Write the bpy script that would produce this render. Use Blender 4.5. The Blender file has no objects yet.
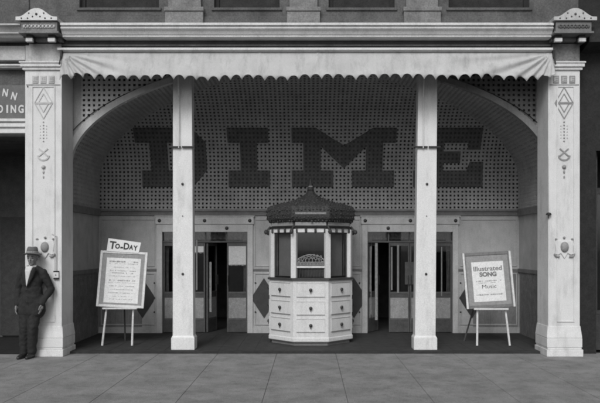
import bpy, bmesh, math, random
from mathutils import Vector, Matrix
random.seed(7)
S = bpy.context.scene
COL = S.collection
PI = math.pi
CX, EYE, D = 309.0, 1.70, 11.0          # photo: vanishing column, eye height, camera distance (m)

# ------------------------------------------------------------------ materials
def mat(name, c, rough=.7, var=.12, scale=6.0, bump=.0, bscale=60.0, metal=0.0, dirt=0.0, spec=.3):
    m = bpy.data.materials.new(name); m.use_nodes = True
    nt = m.node_tree; N = nt.nodes; L = nt.links
    b = N['Principled BSDF']
    b.inputs['Roughness'].default_value = rough
    b.inputs['Metallic'].default_value = metal
    b.inputs['Specular IOR Level'].default_value = spec
    tc = N.new('ShaderNodeTexCoord')
    n1 = N.new('ShaderNodeTexNoise'); n1.inputs['Scale'].default_value = scale; n1.inputs['Detail'].default_value = 8
    n1.inputs['Roughness'].default_value = .65
    L.new(tc.outputs['Object'], n1.inputs['Vector'])
    r = N.new('ShaderNodeMapRange'); r.inputs[1].default_value = .3; r.inputs[2].default_value = .7
    r.inputs[3].default_value = c*(1-var); r.inputs[4].default_value = c*(1+var)
    L.new(n1.outputs['Fac'], r.inputs[0])
    out = r.outputs[0]
    n2 = N.new('ShaderNodeTexNoise'); n2.inputs['Scale'].default_value = bscale; n2.inputs['Detail'].default_value = 4
    L.new(tc.outputs['Object'], n2.inputs['Vector'])
    # fine mottle
    r2 = N.new('ShaderNodeMapRange'); r2.inputs[1].default_value=.3; r2.inputs[2].default_value=.7
    fa=max(var*.8,.13); r2.inputs[3].default_value = 1-fa; r2.inputs[4].default_value = 1+fa
    L.new(n2.outputs['Fac'], r2.inputs[0])
    mu = N.new('ShaderNodeMath'); mu.operation='MULTIPLY'
    L.new(out, mu.inputs[0]); L.new(r2.outputs[0], mu.inputs[1]); out = mu.outputs[0]
    if dirt:
        n3 = N.new('ShaderNodeTexNoise'); n3.inputs['Scale'].default_value = 2.3; n3.inputs['Detail'].default_value = 10
        n3.inputs['Roughness'].default_value = .75
        mp = N.new('ShaderNodeMapping'); mp.inputs['Scale'].default_value = (2.5, 2.5, .6)
        L.new(tc.outputs['Object'], mp.inputs['Vector']); L.new(mp.outputs[0], n3.inputs['Vector'])
        r3 = N.new('ShaderNodeMapRange'); r3.inputs[1].default_value=.5; r3.inputs[2].default_value=.72
        r3.inputs[3].default_value = 1; r3.inputs[4].default_value = 1-dirt
        L.new(n3.outputs['Fac'], r3.inputs[0])
        m3 = N.new('ShaderNodeMath'); m3.operation='MULTIPLY'
        L.new(out, m3.inputs[0]); L.new(r3.outputs[0], m3.inputs[1]); out = m3.outputs[0]
    cc = N.new('ShaderNodeCombineColor')
    for i in range(3): L.new(out, cc.inputs[i])
    L.new(cc.outputs[0], b.inputs['Base Color'])
    if bump:
        bp = N.new('ShaderNodeBump'); bp.inputs['Strength'].default_value = bump; bp.inputs['Distance'].default_value = .01
        L.new(n2.outputs['Fac'], bp.inputs['Height']); L.new(bp.outputs[0], b.inputs['Normal'])
    return m

M = dict(
 white   = mat('white_paint', 0.63, .55, .06, 5, .15, 90, dirt=.26),
 postw   = mat('post_paint', 0.66, .5, .05, 4, .12, 80, dirt=.24),
 cornice = mat('cornice_paint', 0.62, .55, .10, 4, .2, 60, dirt=.25),
 grime   = mat('weathered_paint', 0.46, .6, .14, 5, .2, 60, dirt=.35),
 stencil = mat('stencil_paint', 0.26, .6, .15, 20),
 stone   = mat('dark_stone', 0.1, .85, .30, 3, .6, 40, dirt=.3),
 block   = mat('worn_stone', 0.19, .85, .28, 4, .6, 40, dirt=.35),
 friezem = mat('frieze_paint', .085, .8, .2, 4, .3, 50, dirt=.25),
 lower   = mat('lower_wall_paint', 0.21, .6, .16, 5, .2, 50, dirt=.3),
 entry   = mat('entry_wall_paint', .10, .9, .25, 5, .2, 50),
 black   = mat('black_recess', 0.03, .9, .3, 6),
 storef  = mat('dark_storefront_paint', 0.02, .8, .3, 9, .3, 50),
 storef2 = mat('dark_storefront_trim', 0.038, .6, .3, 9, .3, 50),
 canvas  = mat('awning_canvas', 0.46, .9, .09, 3, .3, 140, dirt=.34),
 lattice = mat('lattice_paint', 0.36, .8, .16, 3, .0, 50, dirt=.2),
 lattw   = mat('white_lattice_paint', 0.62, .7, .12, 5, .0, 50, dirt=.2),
 backing = mat('lattice_backing', 0.08, .9, .2, 5),
 letter  = mat('letter_paint', 0.1, .75, .25, 9, .2, 60),
 wall    = mat('panel_paint', 0.42, .6, .12, 4, .15, 60, dirt=.25),
 trim    = mat('door_trim_paint', 0.5, .55, .12, 5, .15, 60, dirt=.2),
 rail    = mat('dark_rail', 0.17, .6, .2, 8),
 sidew   = mat('side_wainscot', 0.17, .6, .3, 8),
 diamond = mat('diamond_paint', 0.05, .5, .2, 8),
 knob    = mat('dark_brass_knob', .05, .35, .2, 20, metal=.3),
 booth   = mat('booth_enamel', 0.6, .4, .05, 6, .1, 60, dirt=.2),
 boothr  = mat('booth_roof', .045, .5, .5, 40, .9, 90),
 boothhl  = mat('booth_roof_highlight', 0.2, .45, .3, 40, .4, 90),
 ledge   = mat('booth_ledge', .05, .4, .2, 10),
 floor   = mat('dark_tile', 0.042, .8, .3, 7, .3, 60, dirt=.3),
 door    = mat('door_wood', 0.085, .5, .25, 9, .2, 60),
 refl_scroll   = mat('pale_reflection_and_scroll', 0.27, .6, .25, 14, .2, 60),
 doord   = mat('dark_kick_plate', 0.07, .5, .3, 9),
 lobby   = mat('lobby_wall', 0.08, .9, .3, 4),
 bright_refl   = mat('bright_reflection', 0.6, .8, .08, 9),
 curtain = mat('curtain_cloth', 0.3, .9, .3, 12),
 wood    = mat('frame_wood', 0.6, .45, .12, 14, .1, 60),
 mwood   = mat('easel_wood', 0.6, .5, .15, 14, .1, 60),
 greyfr  = mat('grey_frame', 0.16, .5, .2, 14, .1, 60),
 mount   = mat('poster_mat', 0.26, .8, .15, 14),
 paper   = mat('poster_paper', 0.68, .9, .05, 6),
 ink     = mat('ink', .05, .8, .2, 30),
 fink    = mat('faded_ink', .34, .8, .3, 60),
 signb   = mat('sign_board', 0.13, .7, .15, 7, .1, 60),
 signl   = mat('sign_letter_paint', .58, .7, .08, 9),
 suit    = mat('dark_suit', 0.024, .9, .25, 16, .3, 200),
 shirt   = mat('shirt_cloth', .55, .85, .06, 12),
 hat     = mat('felt_hat', 0.13, .95, .2, 22, .3, 200),
 band    = mat('hat_band', .25, .8, .2, 30),
 skin    = mat('skin', .2, .6, .12, 20),
 eye     = mat('eye_dark', .02, .3, .1, 30),
 shoe    = mat('shoe_leather', .03, .35, .2, 20),
 iron    = mat('black_iron', .025, .5, .2, 30),
 kerb    = mat('kerb_stone', .16, .9, .2, 6, .4, 50),
 asphalt = mat('road_surface', .06, .95, .2, 5, .6, 60),
)
def glass_mat():
    m = bpy.data.materials.new('window_glass'); m.use_nodes = True
    b = m.node_tree.nodes['Principled BSDF']
    b.inputs['Base Color'].default_value = (.9,.9,.9,1); b.inputs['Roughness'].default_value = .03
    nt = m.node_tree; N = nt.nodes; L = nt.links
    tr = N.new('ShaderNodeBsdfTransparent'); tr.inputs[0].default_value = (.75,.75,.75,1)
    gl = N.new('ShaderNodeBsdfGlossy'); gl.inputs['Roughness'].default_value = .04; gl.inputs[0].default_value=(.8,.8,.8,1)
    lw = N.new('ShaderNodeLayerWeight'); lw.inputs[0].default_value=.5
    pw = N.new('ShaderNodeMath'); pw.operation='POWER'; pw.inputs[1].default_value=5; L.new(lw.outputs['Facing'],pw.inputs[0])
    ml = N.new('ShaderNodeMath'); ml.operation='MULTIPLY_ADD'; ml.inputs[1].default_value=.9; ml.inputs[2].default_value=.07; L.new(pw.outputs[0],ml.inputs[0])
    mx = N.new('ShaderNodeMixShader'); L.new(ml.outputs[0], mx.inputs[0]); L.new(tr.outputs[0], mx.inputs[1]); L.new(gl.outputs[0], mx.inputs[2])
    L.new(mx.outputs[0], N['Material Output'].inputs['Surface'])
    return m
M['glass'] = glass_mat()
def grid_into(m,p):
    nt=m.node_tree; N=nt.nodes; L=nt.links; b=N['Principled BSDF']; src=b.inputs['Base Color'].links[0].from_socket
    tc=N.new('ShaderNodeTexCoord'); sp=N.new('ShaderNodeSeparateXYZ'); L.new(tc.outputs['Object'],sp.inputs[0]); outs=[]
    for ax in (0,2):
        a=N.new('ShaderNodeMath'); a.operation='MULTIPLY'; a.inputs[1].default_value=2*PI/p; L.new(sp.outputs[ax],a.inputs[0])
        c=N.new('ShaderNodeMath'); c.operation='SINE'; L.new(a.outputs[0],c.inputs[0])
        g=N.new('ShaderNodeMath'); g.operation='GREATER_THAN'; g.inputs[1].default_value=.1; L.new(c.outputs[0],g.inputs[0]); outs.append(g.outputs[0])
    mm=N.new('ShaderNodeMath'); mm.operation='MULTIPLY'; L.new(outs[0],mm.inputs[0]); L.new(outs[1],mm.inputs[1])
    mx=N.new('ShaderNodeMix'); mx.data_type='RGBA'; mx.blend_type='MULTIPLY'; L.new(mm.outputs[0],mx.inputs[0]); L.new(src,mx.inputs[6]); mx.inputs[7].default_value=(.45,.45,.45,1)
    L.new(mx.outputs[2],b.inputs['Base Color'])
grid_into(M['letter'],.0785)

def pavement_mat():
    m = mat('pavement_concrete', .235, .9, .24, 2.2, .9, 70, dirt=.35, spec=.12)
    return m
M['pave'] = pavement_mat()

# ------------------------------------------------------------------ builders
class MB:
    def __init__(s): s.v=[]; s.f=[]; s.sm=[]
    def add(s, vs, fs, smooth=False):
        o=len(s.v); s.v += [tuple(v) for v in vs]
        for f in fs: s.f.append([o+i for i in f]); s.sm.append(smooth)
        return s
    def box(s, x0,x1,y0,y1,z0,z1):
        v=[(x,y,z) for x in (x0,x1) for y in (y0,y1) for z in (z0,z1)]
        return s.add(v,[(0,1,3,2),(4,6,7,5),(0,4,5,1),(2,3,7,6),(0,2,6,4),(1,5,7,3)])
    def tbox(s, c0, h0, c1, h1):      # tapered box: (x,y,z) centres and (hx,hy) halves bottom/top
        v=[]
        for c,h in ((c0,h0),(c1,h1)):
            for sx,sy in ((-1,-1),(1,-1),(1,1),(-1,1)): v.append((c[0]+sx*h[0],c[1]+sy*h[1],c[2]))
        return s.add(v,[(3,2,1,0),(4,5,6,7),(0,1,5,4),(1,2,6,5),(2,3,7,6),(3,0,4,7)])
    def prism(s, pts, y0, y1):        # polygon in x,z extruded over y
        n=len(pts); v=[(p[0],y0,p[1]) for p in pts]+[(p[0],y1,p[1]) for p in pts]
        return s.add(v,[list(range(n)), list(range(2*n-1,n-1,-1))]+[(i,i+n,(i+1)%n+n,(i+1)%n) for i in range(n)])
    def profx(s, pts, x0, x1):        # profile (y,z) extruded over x
        n=len(pts); v=[(x0,p[0],p[1]) for p in pts]+[(x1,p[0],p[1]) for p in pts]
        return s.add(v,[list(range(n)), list(range(2*n-1,n-1,-1))]+[(i,i+n,(i+1)%n+n,(i+1)%n) for i in range(n)])
    def tube(s, a, b, r0, r1=None, n=10):
        a=Vector(a); b=Vector(b); r1=r0 if r1 is None else r1
        d=(b-a).normalized(); u=d.orthogonal().normalized(); w=d.cross(u)
        v=[a+(u*math.cos(2*PI*i/n)+w*math.sin(2*PI*i/n))*r0 for i in range(n)]+[b+(u*math.cos(2*PI*i/n)+w*math.sin(2*PI*i/n))*r1 for i in range(n)]
        return s.add(v,[list(range(n-1,-1,-1)), list(range(n,2*n))]+[(i,(i+1)%n,(i+1)%n+n,i+n) for i in range(n)],False)
    def ball(s, c, r, n=12, m=8, sc=(1,1,1)):
        v=[(c[0],c[1],c[2]-r*sc[2])]
        for j in range(1,m):
            t=-PI/2+PI*j/m
            for i in range(n):
                p=2*PI*i/n; v.append((c[0]+r*sc[0]*math.cos(t)*math.cos(p),c[1]+r*sc[1]*math.cos(t)*math.sin(p),c[2]+r*sc[2]*math.sin(t)))
        v.append((c[0],c[1],c[2]+r*sc[2])); f=[]
        for i in range(n): f.append((0,1+(i+1)%n,1+i)); f.append((len(v)-1,1+(m-2)*n+i,1+(m-2)*n+(i+1)%n))
        for j in range(m-2):
            for i in range(n):
                a=1+j*n+i; b=1+j*n+(i+1)%n; f.append((a,b,b+n,a+n))
        return s.add(v,f,True)
    def lathe(s, prof, c=(0,0,0), n=24, rot=0, smooth=True):   # prof (r,z)
        v=[];f=[]
        for r,z in prof:
            for i in range(n):
                a=2*PI*i/n+rot; v.append((c[0]+r*math.cos(a),c[1]+r*math.sin(a),c[2]+z))
        k=len(prof)
        for j in range(k-1):
            for i in range(n): f.append((j*n+i,j*n+(i+1)%n,(j+1)*n+(i+1)%n,(j+1)*n+i))
        f.append(list(range(n-1,-1,-1))); f.append([ (k-1)*n+i for i in range(n)])
        return s.add(v,f,smooth)
    def merge(s, o): return s.add(o.v,o.f)
    def build(s, name, m, parent=None, loc=None, bevel=0, rot=None):
        me=bpy.data.meshes.new(name); me.from_pydata(s.v,[],s.f); me.update()
        for p,q in zip(me.polygons, s.sm): p.use_smooth=q
        bm=bmesh.new(); bm.from_mesh(me); bmesh.ops.recalc_face_normals(bm, faces=bm.faces)
        if bevel: bmesh.ops.bevel(bm, geom=[e for e in bm.edges if e.is_manifold and e.calc_face_angle(0)>.6], offset=bevel, segments=2, affect='EDGES', profile=.6)
        bm.to_mesh(me); bm.free()
        me.materials.append(M[m] if isinstance(m,str) else m)
        o=bpy.data.objects.new(name,me); COL.objects.link(o)
        if loc: o.location=loc
        if rot: o.rotation_euler=rot
        if parent: o.parent=parent
        return o
def tag(o,label=None,cat=None,group=None,kind=None):
    if label: o['label']=label
    if cat: o['category']=cat
    if group: o['group']=group
    if kind: o['kind']=kind
    return o
def thing(name,label,cat,loc=(0,0,0),group=None,rot=(0,0,0)):
    o=bpy.data.objects.new(name,None); COL.objects.link(o); o.location=loc; o.rotation_euler=rot
    o.empty_display_size=.2
    return tag(o,label,cat,group)
def at(px,py,y):
    s=60*D/(D+y); return ((px-CX)/s, EYE+(248-py)/s)
def X(px,y): return at(px,0,y)[0]
def Z(py,y): return at(0,py,y)[1]
def text_mb(txt, size, ext=.002, bold=0.0, width=None):
    cu=bpy.data.curves.new('t','FONT'); cu.body=txt; cu.size=size; cu.extrude=ext; cu.offset=bold; cu.align_x='CENTER'
    cu.resolution_u=4
    ob=bpy.data.objects.new('t',cu); COL.objects.link(ob)
    dg=bpy.context.evaluated_depsgraph_get(); me=bpy.data.meshes.new_from_object(ob.evaluated_get(dg))
    mb=MB(); xs=[v.co.x for v in me.vertices]; k=1
    if width: k=width/(max(xs)-min(xs))
    mb.add([(v.co.x*k, -v.co.z, v.co.y) for v in me.vertices],[list(p.vertices) for p in me.polygons])
    bpy.data.objects.remove(ob); bpy.data.meshes.remove(me); bpy.data.curves.remove(cu)
    return mb
def xform(mb, mtx):
    mb.v=[tuple(mtx@Vector(v)) for v in mb.v]; return mb

# ------------------------------------------------------------------ ground
GZ=-.04
pv=MB(); x=-.53-.97*26
while x<26:
    y=-5.0
    pv.box(x+.003,x+.967,-5.0,-.085 if -3.9<x<3.2 else -.085,GZ-.09,GZ); x+=.97
tag(pv.build('sidewalk','pave',bevel=.004),kind='structure')
tag(MB().box(-60,60,-5.0,14,GZ-.6,GZ-.006).build('ground_base','friezem'),kind='structure')
tag(MB().box(-60,60,-5.16,-5.004,GZ-.3,GZ+.002).build('kerb','kerb',bevel=.015),kind='structure')
tag(MB().box(-400,400,-400,-5.164,GZ-.6,GZ-.14).build('road','asphalt'),kind='structure')
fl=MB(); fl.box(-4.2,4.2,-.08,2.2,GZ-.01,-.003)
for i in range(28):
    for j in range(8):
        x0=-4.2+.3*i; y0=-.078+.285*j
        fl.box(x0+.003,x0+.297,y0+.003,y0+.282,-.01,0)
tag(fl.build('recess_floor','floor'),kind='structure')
tag(MB().box(-4.0,3.9,-.14,-.081,GZ-.01,-.001).build('floor_edge','black',bevel=.004),kind='structure')

# ------------------------------------------------------------------ theatre building
T=thing('theatre_building','white fronted nickelodeon theatre with a latticed vaulted entrance between two ornate piers','theatre',(0,0,0))
# upper wall with windows
YW=-.22
uw=MB()
wins=[(-3.75,-2.45),(-1.55,-.48),(.32,1.40),(2.28,3.6)]
zt=8.6; zs=Z(8.2,YW)
uw.box(-4.6,4.4,YW,.3,4.95,zs)
xs=[-4.6]+[q for w in wins for q in w]+[4.4]
for i in range(0,len(xs),2): uw.box(xs[i],xs[i+1],YW,.3,zs,7.6)
uw.box(-4.6,4.4,YW,.3,7.6,zt)
uw.build('upper_wall','stone',T)
MB().profx([(YW-.35,zt),(YW-.45,zt+.12),(YW-.45,zt+.3),(.3,zt+.3),(.3,zt)],-4.7,4.5).build('roof_cornice','block',T)
for a,b in wins:
    w=MB()
    for q in ((a,a+.07),(b-.07,b)): w.box(q[0],q[1],YW+.08,YW+.16,zs,7.6)
    w.box(a+.07,b-.07,YW+.08,YW+.16,zs,zs+.035); w.box(a+.07,b-.07,YW+.08,YW+.16,7.5,7.6); w.box(a+.07,b-.07,YW+.09,YW+.15,6.6,6.66)
    wo=w.build('window','storef',T)
    MB().box(a+.07,b-.07,YW+.11,YW+.118,zs+.035,7.5).build('black_pane','black',wo)  # pane coloured matte black so it shows no sky reflection
    MB().box(a-.04,b+.04,YW-.03,YW+.05,zs-.04,zs+.004).build('sill','stone',wo,bevel=.008)
    MB().box(a,b,YW+.4,YW+.45,zs-.2,7.7).build('room_dark','black',wo)
# pilasters
YB=-.33
for a,b in ((165,203),(287,320),(404,441)):
    x0,x1=X(a,YB),X(b,YB)
    p=MB(); p.box(x0,x1,YB,YW+.02,4.98,Z(11,YB)); p.box(x0-.012,x1+.012,YB-.02,YW+.02,Z(11,YB)+.001,Z(7,YB))
    p.box(x0+.04,x1-.04,YB+.035,YW+.02,Z(7,YB)+.001,zt)
    p.build('pilaster','block',T,bevel=.008)
# string course low on the wall
MB().profx([(YW,4.98),(YW-.03,4.99),(YW-.03,Z(17,YW)),(YW,Z(16,YW))],X(60,YW),X(553,YW)).build('string_course','stone',T)
# cornice
yc=-.66
def zc(py): return Z(py,yc)
prof=[(-.20,zc(35)),(yc+.12,zc(35)),(yc+.10,zc(34.6)),(yc+.10,zc(33.2)),(yc+.085,zc(32.6)),(yc+.075,zc(31.5)),(yc+.06,zc(30)),(yc+.035,zc(28.6)),(yc+.02,zc(27.8)),
      (yc+.02,zc(26.6)),(yc+.035,zc(26.2)),(yc+.035,zc(25.2)),(yc,zc(24.9)),(yc,zc(22.6)),(-.20,zc(21.6))]
MB().profx(prof,X(60,yc),X(554,yc)).build('cornice','cornice',T)
MB().box(X(58,-.4),X(553,-.4),-.38,-.2,4.55,zc(35)-.002).build('frieze','friezem',T)
yl=-.52
MB().profx([(-.381,Z(51,yl)),(yl+.06,Z(51,yl)),(yl+.03,Z(50,yl)),(yl,Z(49.6,yl)),(yl,Z(47.6,yl)),(yl+.02,Z(47.2,yl)),(-.381,Z(46.6,yl))],X(57,yl),X(553,yl)).build('ledge','white',T)
MB().profx([(-.382,Z(45.4,-.42)),(-.42,Z(45.4,-.42)),(-.42,Z(44.6,-.42)),(-.382,Z(44.4,-.42))],X(57,yl),X(553,yl)).build('fillet_moulding','block',T)
# entrance roof slab
MB().box(-4.5,4.3,-.2,5.3,4.96,5.1).build('entrance_ceiling','black',T)

# ---- piers
def pier(xa,xb,side):
    yf=-.40; cx=(xa+xb)/2; w=xb-xa
    p=MB(); p.box(xa,xb,yf,.10,GZ,Z(64,yf))
    P=p.build('pier','white',T,bevel=.012)
    # recessed-looking panel: raised thin moulding frame on the front
    fr=MB(); px0,px1=xa+.11,xb-.11 ; z0,z1=Z(322,yf),Z(86,yf); t=.018; yy=yf-.014
    if side>0: px0,px1=xa+.14,xb-.09
    fr.box(px0,px0+t,yy,yf-.0005,z0,z1); fr.box(px1-t,px1,yy,yf-.0005,z0,z1)
    fr.box(px0+t,px1-t,yy,yf-.0005,z0,z0+t); fr.box(px0+t,px1-t,yy,yf-.0005,z1-t,z1)
    fr.build('panel_moulding','white',P,bevel=.004)
    m=MB(); q=.02
    m.box(xb-q if side<0 else xa,xb if side<0 else xa+q,yf-.012,yf-.0005,Z(338,yf),Z(71,yf))
    m.build('edge_bead','white',P,bevel=.004)
    # abacus mouldings
    a=MB(); k=.05
    for (pa,pb,e) in ((61,62.6,.07),(63.2,66.4,.055),(67,69.6,.03)):
        a.box(xa-e,xb+e,yf-e,.1,Z(pb,yf-e),Z(pa,yf-e))
    a.box(xa-.012,xb+.012,yf-.012,.1,Z(69.8,yf),Z(61,yf)-.02)
    a.build('abacus','cornice',P,bevel=.005)
    # small square blocks with E shaped grooves
    n=3
    bw=.095
    for i in range(n):
        bx=cx+(i-(n-1)/2)*(bw+.035); zz=Z(79.5,yf); e=MB()
        e.box(bx-bw/2,bx+bw/2,yf-.012,yf-.0005,zz-.06,zz+.06)
        eb=e.build('square_block','stencil' if side>0 else 'grime',P,bevel=.004)
        g=MB()
        g.box(bx-.03,bx-.015,yf-.018,yf-.0125,zz-.035,zz+.035)
        for dz in (-.03,0,.03): g.box(bx-.0145,bx+.032,yf-.018,yf-.0125,zz+dz-.007,zz+dz+.007)
        g.v and g.build('block_carving','grime',P)
    MB().box(xa+.02,xb-.02,yf-.008,yf-.0005,Z(85.2,yf),Z(84.4,yf)).build('thin_fillet','stencil',P)
    # ornament: nested diamonds, bead chain, ring with cross, pendant
    om='stencil' if side>0 else 'grime'
    o=MB(); th=.014
    def seg(x0,z0,x1,z1,t=th,yy=yf-.008):
        d=Vector((x1-x0,0,z1-z0)); d.normalize(); nrm=Vector((-d.z,0,d.x))*t/2
        o.prism([(x0+nrm.x,z0+nrm.z),(x0-nrm.x,z0-nrm.z),(x1-nrm.x,z1-nrm.z),(x1+nrm.x,z1+nrm.z)],yy,yf-.0005)
    zc0=Z(103,yf)
    for r in (.145,.085):
        h=r*1.75
        seg(cx,zc0+h,cx-r,zc0,yy=yf-.007-r*.01); seg(cx,zc0+h,cx+r,zc0,yy=yf-.0075-r*.01); seg(cx-r,zc0,cx,zc0-h,yy=yf-.008-r*.01); seg(cx+r,zc0,cx,zc0-h,yy=yf-.0085-r*.01)
    seg(cx-.125,zc0,cx+.125,zc0,.03,yf-.011)
    o.build('diamond_ornament',om,P); o=MB()
    for i in range(7): o.ball((cx,yf-.004,Z(122+i*3.2,yf)),.013,8,6)
    for q in (-1,1):
        for i in range(5): o.ball((cx+q*.05,yf-.003,Z(126+i*3,yf)),.008,8,6)
    o.build('bead_ornament',om,P); o=MB()
    zr=Z(153,yf)
    seg(cx-.07,zr+.07,cx+.07,zr-.05,.02,yf-.012); seg(cx+.07,zr+.07,cx-.07,zr-.05,.02,yf-.0125)
    pr=[]
    for i in range(10):
        a=PI+PI*i/9; pr.append((cx+.09*math.cos(a),zr-.04+.075*math.sin(a)))
    for i in range(9): seg(pr[i][0],pr[i][1],pr[i+1][0],pr[i+1][1],.024,yf-.01-.0003*i)
    o.build('crossed_crescent',om,P); o=MB()
    o.ball((cx,yf-.006,Z(167,yf)),.034,10,8); o.ball((cx,yf-.006,Z(172,yf)),.016,8,6,(1,1,1.8)); o.ball((cx,yf-.006,Z(177,yf)),.012,8,6,(1,1,2))
    o.build('pendant_ornament',om,P)
    # shield emblem with oval boss
    ex=cx+ (.03 if side<0 else .0); ez=Z(247,yf)
    sh=[(-.15,.11),(-.09,.10),(-.03,.085),(.03,.085),(.09,.10),(.15,.11),(.165,.04),(.15,-.09),(.17,-.14),(.11,-.15),(.06,-.12),(.03,-.17),(0,-.215),(-.03,-.17),(-.06,-.12),(-.11,-.15),(-.17,-.14),(-.15,-.09),(-.165,.04)]
    E=MB(); E.prism([(ex+a*.9,ez+b*.9+.01) for a,b in sh],yf-.022,yf-.0005)
    Eo=E.build('shield','white',P,bevel=.006)
    MB().ball((ex,yf-.024,ez),.066,18,12,(1,.75,1.3)).build('oval_boss','stencil',P)
    k=MB()
    for dx,dz in ((-.13,.125),(0,.15),(.13,.125)): MB().ball((ex+dx,yf-.012,ez+dz),.020,10,8).build('shield_stud','stencil',P)
    for q in (-1,1):
        k.v and k.build('shield_scroll','stencil',P); k=MB()
        for i in range(6):
            a0=-.1-i*.33; r=.055
            p0=(ex+q*(.105+r*math.cos(a0)),ez-.10+r*math.sin(a0)); p1=(ex+q*(.105+r*math.cos(a0-.33)),ez-.10+r*math.sin(a0-.33))
            seg_o=MB(); k.tube((p0[0],yf-.026,p0[1]),(p1[0],yf-.026,p1[1]),.013,n=8)
    k.build('shield_scroll','stencil',P)
    # base
    b=MB()
    b.tbox((cx,-.15,Z(338,yf)-.0),(w/2+.028,.278),(cx,-.15,Z(326,yf)),(w/2+.006,.256))
    z1=Z(338,yf)
    b.box(xa-.026,xb+.026,yf-.034,.12,.105,z1-.001)
    b.box(xa-.018,xb+.018,yf-.026,.11,.075,.1049)
    b.box(xa-.034,xb+.034,yf-.05,.13,GZ,.0749)
    b.build('pier_base','white',P,bevel=.01)
    # neck above the abacus, brackets, capital block and pediment
    nk=MB(); nk.box(xa+.07,xb-.01,yf-.01,.05,Z(60.8,yf-.07)+.003,Z(44,yf)); nk.build('neck','grime' if side<0 else 'block',P)
    yb=-.62
    bp=((26,32.5),(48,55)) if side<0 else ((555,562),(579,585.5))
    for a_,b_ in bp:
        q0,q1=X(a_,yb),X(b_,yb)
        B=MB(); B.profx([(yf-.01,Z(43,yf)),(yb+.06,Z(42,yb)),(yb,Z(38,yb)),(yb,Z(33,yb)),(yf-.01,Z(33,yb))],q0+.004,q1-.004)
        bo=B.build('bracket','storef2',P)
        MB().box(q0-.002,q1+.002,yb-.012,yb+.045,Z(41.6,yb),Z(38,yb)).build('bracket_tip','white',P,bevel=.004)
    yk=-.70
    q=(18.5,58.5) if side<0 else (554.5,594)
    kx0,kx1=X(q[0],yk),X(q[1],yk)
    c=MB(); c.box(kx0+.03,kx1-.03,yk+.02,-.2,Z(31,yk),Z(21,yk)); c.box(kx0+.0,kx1-.0,yk-.005,-.2,Z(33,yk),Z(31,yk)-.001)
    c.box(kx0+.02,kx1-.02,yk+.005,-.2,Z(21,yk)+.001,Z(20,yk))
    c.box(kx0+.03,kx1-.03,-.5,-.2,Z(43,yf),Z(33,yk)-.001)
    cm='cornice' if side<0 else 'rail'
    Cb=c.build('capital',cm if side>0 else 'block',P,bevel=.004)
    cv=MB(); nn=9; ww=(kx1-kx0-.1)/nn
    for i in range(nn):
        xx=kx0+.05+ww*(i+.5); zz=Z(26,yk)
        cv.ball((xx,yk+.016,zz),.022,8,6,(1,.6,1.3)); 
        if i<nn-1: cv.ball((xx+ww/2,yk+.016,zz+.022),.012,8,6); cv.ball((xx+ww/2,yk+.016,zz-.022),.012,8,6)
    cv.build('capital_carving','grime' if side<0 else 'stone',P)
    yp=-.72
    q=(15.5,57) if side<0 else (554,597)
    x0,x1=X(q[0],yp),X(q[1],yp); zb=Z(20,yp); H=Z(8,yp)-zb; mid=(x0+x1)/2; hw=(x1-x0)/2
    pts=[(x0,zb),(x1,zb),(x1,zb+.28*H)]
    for i in range(1,24):
        u=1-2*i/24.; au=abs(u)
        hh=.30+.70*(.5+.5*math.cos(PI*min(1,(au/.86)**1.15))) if au<.86 else .30
        pts.append((mid+u*hw,zb+hh*H))
    pts.append((x0,zb+.28*H))
    pd=MB(); pd.prism(pts,yp,-.25); pdo=pd.build('pediment','cornice' if side<0 else 'grime',P)
    st=MB()
    for u,v in ((-.72,.16),(-.42,.16),(.42,.16),(.72,.16),(-.36,.58),(.36,.58),(0,.5),(-.18,.30),(.18,.30)):
        MB().ball((mid+u*hw,yp-.002,zb+v*H),.013 if u else .02,8,6,(1,.7,1)).build('pediment_stud','stone',P)
    MB().tube((mid,-.5,zb+H-.01),(mid,-.5,zb+H+.06),.014,.004,8).build('pediment_finial','cornice',P)
    return P
PL=pier(X(25,-.4),X(62,-.4),-1); tag(PL,'white pier behind the standing man')
PR=pier(X(548,-.4),X(580,-.4),1); tag(PR,'white pier with crisp grey ornament')

# ---- posts
for px_t,px_b,wt,wb in ((182.2,183,.315,.345),(428.2,425.3,.315,.345)):
    xt,xb=X(px_t,.03),X(px_b,.03)
    p=MB(); p.tbox((xb,.14,.215),(wb/2,.11),(xt,.14,4.96),(wt/2,.10))
    po=p.build('post','postw',T,bevel=.008)
    b=MB(); b.box(xb-wb/2-.022,xb+wb/2+.022,.008,.272,0,.20); b.tbox((xb,.14,.2),(wb/2+.02,.13),(xb,.14,.235),(wb/2+.002,.112))
    b.build('post_base','postw',po,bevel=.006)
    for zz in (Z(184,.03),Z(274,.03),Z(216,.03)):
        r=.022 if zz<3 and zz>1.4 or zz<1.4 else .018
        if abs(zz-Z(216,.03))<.01: r=.009
        MB().ball((xb+(xt-xb)*zz/4.9,.022,zz),r,12,8,(1,.7,1)).build('knob','knob',po)
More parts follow.
